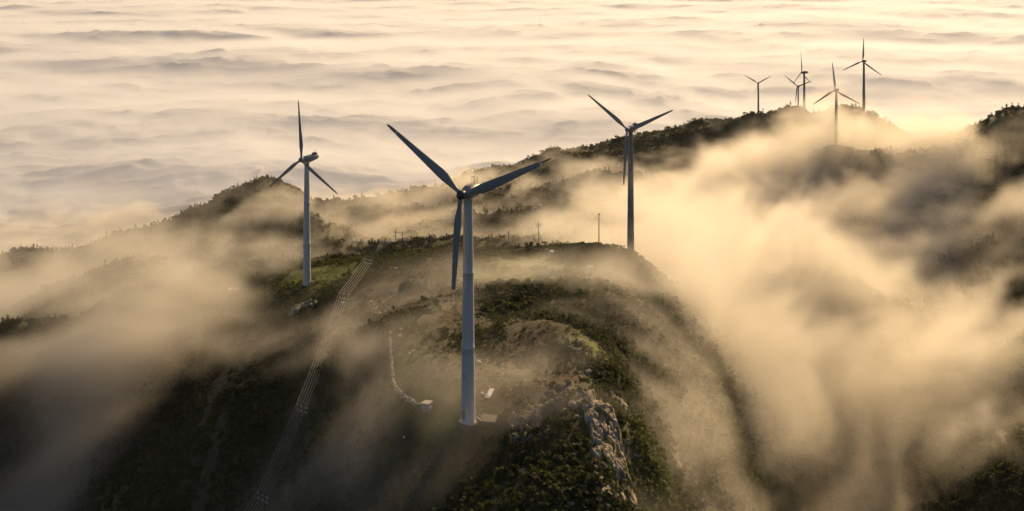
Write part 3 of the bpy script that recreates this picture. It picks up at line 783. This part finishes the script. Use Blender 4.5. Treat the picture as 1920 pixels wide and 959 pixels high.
# individual trees along the near skyline
def tree(px, py, hgt, kind, label, group=None, dd=None, tintb=(.04, .045, .02)):
    p = crest(px); p.y += rng.uniform(-3, 3); p.z = gz(p.x, p.y) - .2
    root = empty('pine_tree' if kind == 'pine' else 'tree', p, rng.uniform(0, 6)); tag(root, label, 'tree', group)
    bm = bmesh.new(); lean = rng.uniform(-.06, .06) * hgt
    tube(bm, [(0, 0, -.4), (lean * .4, 0, hgt * .45), (lean, 0, hgt * .93)], [hgt * .03 + .05, hgt * .022 + .03, .03], 7)
    for i in range(5):
        a = rng.uniform(0, 6.28); z0 = hgt * rng.uniform(.3, .75); rr = hgt * rng.uniform(.16, .3)
        tube(bm, [(lean * .5, 0, z0), (math.cos(a) * rr, math.sin(a) * rr, z0 + rr * .5)], [.07, .025], 5)
    mk('trunk', bm, m_bark, root)
    n = 260; r = np.random.default_rng(int(rng.integers(1e6)))
    if kind == 'pine':
        tiers = r.integers(0, 6, n); zt = .25 + tiers * .13 + r.normal(size=n) * .018; rad = (1.08 - zt) * .55 * np.sqrt(r.random(n)) * (1 + .5 * np.sin(tiers * 2.1)); a = r.uniform(0, 6.28, n)
        c = np.stack([rad * np.cos(a), rad * np.sin(a), zt], -1); flat = .3
    else:
        lc = r.normal(size=(6, 3)) * .2; lc[:, 2] = lc[:, 2] * .7 + .62; k = r.integers(0, 6, n); dv = r.normal(size=(n, 3)); dv /= np.linalg.norm(dv, axis=1)[:, None]
        c = lc[k] + dv * (r.uniform(.08, .24, n))[:, None]; flat = 1
    t1 = r.normal(size=(n, 3)); t1[:, 2] *= flat; t2 = np.cross(t1, r.normal(size=(n, 3))); t1 /= np.linalg.norm(t1, axis=1)[:, None]; t2 /= np.linalg.norm(t2, axis=1)[:, None]; t2[:, 2] *= flat
    s = .05 * r.uniform(.6, 1.4, n)[:, None]
    q = np.stack([c - t1 * s, c + t2 * s, c + t1 * s, c - t2 * s], 1).reshape(-1, 3) * hgt
    tt = np.repeat(np.array(tintb)[None] * r.uniform(.6, 1.4, (n, 1)), 4, 0)
    mesh_np('crown', q, np.arange(len(q)), 4, m_leaf, root, attr={'tint': tt})
    return root
tree(303, 530, 5.2, 'pine', 'darkest bushy pine on the skyline down from the pale turbine')
tree(282, 540, 5.0, 'pine', 'thin airy pine just downhill of the darkest bushy pine')
tree(386, 522, 4.4, 'pine', 'ragged pine with bare side branches uphill of the darkest bushy pine')
tree(321, 532, 3.0, 'pine', 'small pine just uphill of the darkest bushy pine')
tree(14, 655, 4.4, 'pine', 'dark pine lowest down the skyline above the misty flank')
tree(85, 628, 4.6, 'pine', 'pine midway along the lowest stretch of skyline')
grp = 'scrubby trees along the spur skyline'
xs_ = list(np.linspace(20, 560, 46)) + list(np.linspace(600, 715, 11)) + list(np.linspace(782, 860, 8)) + list(np.linspace(915, 1060, 13))
for i, px in enumerate(xs_):
    tree(px + rng.uniform(-5, 5), 0, rng.uniform(1.8, 3.4), 'pine' if rng.random() < .3 else 'round', 'low scrubby tree in the ragged row along the spur skyline', grp, tintb=(.05, .055, .022))
print('trees', round(time.time() - T0, 1))

# ------------------------------------------------------------------ mist over the ridge: a density grid in world space
VX0, VX1, VY0, VY1, VZ0, VZ1 = -900.0, 800.0, 110.0, 1650.0, -440.0, -70.0
DX, DY, DZ = 5.2, 5.2, 4.6
nx, ny, nz = int((VX1 - VX0) / DX) + 1, int((VY1 - VY0) / DY) + 1, int((VZ1 - VZ0) / DZ) + 1
vx = np.linspace(VX0, VX1, nx); vy = np.linspace(VY0, VY1, ny); vz = np.linspace(VZ0, VZ1, nz)
C2X, C2Y = np.meshgrid(vx, vy, indexing='ij')
H2 = height(C2X, C2Y)

# banks: photo pixel of the ground they lie on, half-width across / along the view (m), turn, strength, thickness (m)
BANKS = [
 # px, py, rx, ry, rot, amp, H
 (1450, 430, 75, 110, 0, 1.2, 40), (1400, 560, 60, 80, 20, .95, 38), (1560, 330, 70, 90, 0, 1.4, 34), (1620, 420, 56, 80, 0, .9, 34), (1500, 420, 60, 60, 0, 1.3, 36),
 (1330, 540, 50, 60, 0, 0.9, 32), (1560, 560, 60, 60, 0, 0.62, 36), (1420, 720, 38, 50, 0, 0.75, 30), (1450, 850, 30, 40, 0, 0.7, 28),
 (1250, 650, 20, 36, 25, 0.5, 14), (1600, 250, 56, 50, 0, 0.75, 22), (1690, 300, 40, 80, 0, 0.6, 22), (1680, 400, 44, 70, 0, .75, 30), (1600, 500, 46, 50, 0, .65, 34), (1750, 480, 50, 60, 0, .42, 24), (1740, 380, 36, 60, 0, .5, 24), (1850, 520, 40, 60, 0, .32, 20), (60, 960, 40, 40, 0, .55, 40), (900, 770, 36, 50, 0, .26, 8), (690, 850, 24, 30, 0, .24, 9), (1180, 420, 60, 50, 0, 0.7, 30),
 (1000, 440, 90, 50, 0, 0.55, 22), (800, 445, 90, 50, 0, 0.55, 20), (620, 450, 90, 60, 0, 0.52, 18), (480, 480, 60, 60, 0, 0.34, 22),
 (1000, 370, 130, 70, 0, 0.50, 18), (1000, 320, 90, 60, 0, .40, 14), (860, 350, 80, 50, 0, .38, 14), (800, 400, 100, 60, 0, 0.38, 18), (1250, 330, 60, 60, 0, 0.48, 20),
 (1180, 465, 40, 26, 0, 0.95, 18), (1060, 460, 40, 24, 0, 0.45, 12), (950, 465, 40, 20, 0, 0.4, 10), (20, 490, 80, 80, 0, 0.62, 36), (280, 500, 60, 50, 0, 0.36, 22), (20, 600, 70, 60, 0, 0.5, 30),
 (210, 760, 20, 60, -25, 0.56, 40), (120, 880, 26, 50, -20, 0.58, 46), (330, 640, 22, 46, -30, 0.40, 24), (20, 760, 20, 40, 0, 0.35, 24), (500, 560, 34, 30, 0, 0.28, 11), (450, 700, 30, 40, 0, 0.3, 14),
 (830, 600, 24, 30, 0, 0.28, 8), (650, 640, 20, 26, 0, 0.27, 9), (950, 560, 34, 44, 0, 0.35, 11), (1560, 800, 50, 60, 0, 0.42, 34), (1350, 950, 20, 40, 0, 0.5, 20), (1700, 700, 50, 80, 0, 0.44, 28),
 (1830, 880, 26, 40, 0, 0.42, 22), (1750, 450, 50, 80, 0, 0.3, 26), (1850, 600, 40, 80, 0, .36, 22), (1120, 600, 20, 40, 0, .38, 10), (1230, 850, 12, 40, 0, .36, 14), (560, 900, 26, 30, 0, .24, 12),
]
TA = np.zeros_like(C2X); TAH = np.zeros_like(C2X)
for (px, py, rx, ry, rot, amp, Hh) in BANKS:
    s = Spot(px, py, rx, ry, rot); g = amp * s(C2X, C2Y)
    TA += g; TAH += g * Hh
THK = TAH / np.maximum(TA, 1e-6)
TA = np.clip(TA, 0, 1.5)
def mist_grid(x0, x1, y0, y1, z0, z1, cell, cellz, octv, gain=.62):
    nx, ny, nz = int((x1 - x0) / cell) + 1, int((y1 - y0) / cell) + 1, int((z1 - z0) / cellz) + 1
    X, Yg = np.meshgrid(np.linspace(x0, x1, nx), np.linspace(y0, y1, ny), indexing='ij')
    zs = np.linspace(z0, z1, nz)
    u = (X - vx[0]) / (vx[1] - vx[0]); v = (Yg - vy[0]) / (vy[1] - vy[0])
    i = np.clip(u.astype(int), 0, len(vx) - 2); j = np.clip(v.astype(int), 0, len(vy) - 2); fu = np.clip(u - i, 0, 1); fv = np.clip(v - j, 0, 1)
    def li(t): return (t[i, j] * (1 - fu) + t[i + 1, j] * fu) * (1 - fv) + (t[i, j + 1] * (1 - fu) + t[i + 1, j + 1] * fu) * fv
    ta, thk, h2 = li(TA), li(THK), li(H2)
    sea2 = sea_h(X, Yg); low = sstep(-250, -340, h2)
    far = sstep(900, 1150, Yg + np.abs(X) * 0.3)
    dens = np.zeros((nx, ny, nz), dtype=np.float32)
    for k in range(1, nz - 1):
        z = zs[k]; h = z - h2
        prof = ta * np.exp(-np.clip(h, 0, None) ** 2 / np.maximum(thk, 4) ** 2)
        skin = sstep(40, -25, z - sea2) * 0.7 * np.maximum(far, low)
        env = np.maximum(prof, skin)
        act = (env > 0.02) & (h > -10)
        if not act.any(): continue
        x = X[act]; y = Yg[act]; zz = np.full(x.shape, z)
        p = x * 0.8 + y * 0.6; q = -x * 0.6 + y * 0.8
        w1 = vn3(x / 90, y / 90, zz / 60) * 42; w2 = vn3(x / 90 + 20, y / 90, zz / 60 + 9) * 32
        w3 = vn3(x / 30 + 7, y / 30, zz / 22) * 13; w4 = vn3(x / 30 + 27, y / 30, zz / 22 + 9) * 13
        pp = (p + w1 + w3) / 84; qq = (q + w2 + w4) / 38; rr = (zz + w2 * 0.5 + w3 * .5) / 28
        n = fbm3(pp, qq, rr, octv, gain)
        rg = 1 - np.abs(fbm3(pp * 1.7 + 9, qq * 1.7, rr * 1.7, 3, 0.55)) * 2.6
        e = env[act]
        d = np.clip(e * 1.35 + n * 1.75 + rg * .22 - 0.60, 0, None) * sstep(0.0, 0.18, e)
        dens[:, :, k][act] = d
    ex = np.clip(np.minimum(np.arange(nx), np.arange(nx)[::-1]) / 6.0, 0, 1); dens *= ex[:, None, None].astype(np.float32)
    print('mist', dens.shape, dens.size, float(dens.mean()), round(time.time() - T0, 1))
    return dens, np.linspace(y0, y1, ny)
dn, yn = mist_grid(-360, 330, 112, 545, -250, -72, 2.7, 2.7, 6, .67)
dn *= sstep(540, 505, yn)[None, :, None].astype(np.float32) * sstep(112, 125, yn)[None, :, None].astype(np.float32)
dfar, yf = mist_grid(VX0, VX1, 500, VY1, VZ0, -80, 5.2, 4.6, 5)
dfar *= (sstep(505, 540, yf) * sstep(VY1, VY1 - 15, yf))[None, :, None].astype(np.float32)

def volume_object(name, label, dens, lo, hi, density, aniso, colour=(0.96, 0.92, 0.83)):
    nx, ny, nz = dens.shape
    me = bpy.data.meshes.new(name)
    me.vertices.add(dens.size)
    a = me.attributes.new('grid_density', 'FLOAT', 'POINT'); a.data.foreach_set('value', dens.ravel())
    ob = bpy.data.objects.new(name, me); COL.objects.link(ob)
    tag(ob, label, None, None, 'stuff')
    m = bpy.data.materials.new(name); m.use_nodes = True
    nt = m.node_tree; nt.nodes.clear()
    pv = N(nt, 'ShaderNodeVolumePrincipled'); out = N(nt, 'ShaderNodeOutputMaterial')
    pv.inputs['Color'].default_value = (*colour, 1); pv.inputs['Density'].default_value = density; pv.inputs['Anisotropy'].default_value = aniso
    nt.links.new(pv.outputs[0], out.inputs['Volume']); me.materials.append(m)
    gt = bpy.data.node_groups.new(name + '_grid', 'GeometryNodeTree')
    gt.interface.new_socket('Geometry', in_out='INPUT', socket_type='NodeSocketGeometry')
    gt.interface.new_socket('Geometry', in_out='OUTPUT', socket_type='NodeSocketGeometry')
    gi = gt.nodes.new('NodeGroupInput'); go = gt.nodes.new('NodeGroupOutput')
    pos = gt.nodes.new('GeometryNodeInputPosition'); sep = gt.nodes.new('ShaderNodeSeparateXYZ')
    gt.links.new(pos.outputs[0], sep.inputs[0])
    def gm(op, a, b):
        n = gt.nodes.new('ShaderNodeMath'); n.operation = op
        for i, v in enumerate((a, b)):
            if isinstance(v, (int, float)): n.inputs[i].default_value = v
            else: gt.links.new(v, n.inputs[i])
        return n.outputs[0]
    I = None
    for ax, n in enumerate((nx, ny, nz)):
        i_ = gm('ROUND', gm('MULTIPLY', gm('SUBTRACT', sep.outputs[ax], float(lo[ax])), (n - 1) / (hi[ax] - lo[ax])), 0)
        I = i_ if I is None else gm('ADD', gm('MULTIPLY', I, n), i_)
    at = gt.nodes.new('GeometryNodeInputNamedAttribute'); at.data_type = 'FLOAT'; at.inputs[0].default_value = 'grid_density'
    si = gt.nodes.new('GeometryNodeSampleIndex'); si.data_type = 'FLOAT'; si.domain = 'POINT'; si.clamp = True
    gt.links.new(gi.outputs[0], si.inputs['Geometry']); gt.links.new(at.outputs['Attribute'], si.inputs['Value']); gt.links.new(I, si.inputs['Index'])
    vc = gt.nodes.new('GeometryNodeVolumeCube')
    vc.inputs['Min'].default_value = lo; vc.inputs['Max'].default_value = hi
    vc.inputs['Resolution X'].default_value = nx; vc.inputs['Resolution Y'].default_value = ny; vc.inputs['Resolution Z'].default_value = nz
    gt.links.new(si.outputs[0], vc.inputs['Density'])
    sm = gt.nodes.new('GeometryNodeSetMaterial'); sm.inputs['Material'].default_value = m
    gt.links.new(vc.outputs[0], sm.inputs[0]); gt.links.new(sm.outputs[0], go.inputs[0])
    mod = ob.modifiers.new(name + '_grid', 'NODES'); mod.node_group = gt
    return ob

volume_object('mist', 'torn drifting mist pouring over the near spur', dn, (-360, 112, -250), (330, 545, -72), 0.038, 0.42)
volume_object('mist', 'golden mist filling the valleys below the far ridge', dfar, (VX0, 500, VZ0), (VX1, VY1, -80), 0.035, 0.42)
# the soft upper layer of the sea of cloud beyond the ridge
lo = (-5600.0, 1655.0, -560.0); hi = (5600.0, 13500.0, -290.0); sh = (300, 460, 22)
cx_, cy_, cz_ = (np.linspace(lo[i], hi[i], sh[i]) for i in range(3))
cX, cY = np.meshgrid(cx_, cy_, indexing='ij'); cS = sea_h(cX, cY)
cd = np.zeros(sh, dtype=np.float32)
for k in range(1, sh[2] - 1): cd[:, :, k] = sstep(40, -25, cz_[k] - cS) * .7
cd[np.abs(cX) > .62 * cY + 200] = 0
volume_object('cloud_mist', 'soft fleecy top of the sea of cloud beyond the ridge', cd, lo, hi, 0.014, 0.3, (.93, .96, 1.0))
bm = bmesh.new(); box(bm, (0, 10400, -365), (42000, 21200, 790))
m_haze = bpy.data.materials.new('haze'); m_haze.use_nodes = True; nt = m_haze.node_tree; nt.nodes.clear()
pv = N(nt, 'ShaderNodeVolumePrincipled'); out = N(nt, 'ShaderNodeOutputMaterial')
pv.inputs['Color'].default_value = (.97, .95, .92, 1); pv.inputs['Density'].default_value = 2e-5; pv.inputs['Anisotropy'].default_value = .0
nt.links.new(pv.outputs[0], out.inputs['Volume'])
hz = mk('haze', bm, m_haze); tag(hz, 'thin morning haze through the whole scene', None, None, 'stuff')
print('script', round(time.time() - T0, 1))
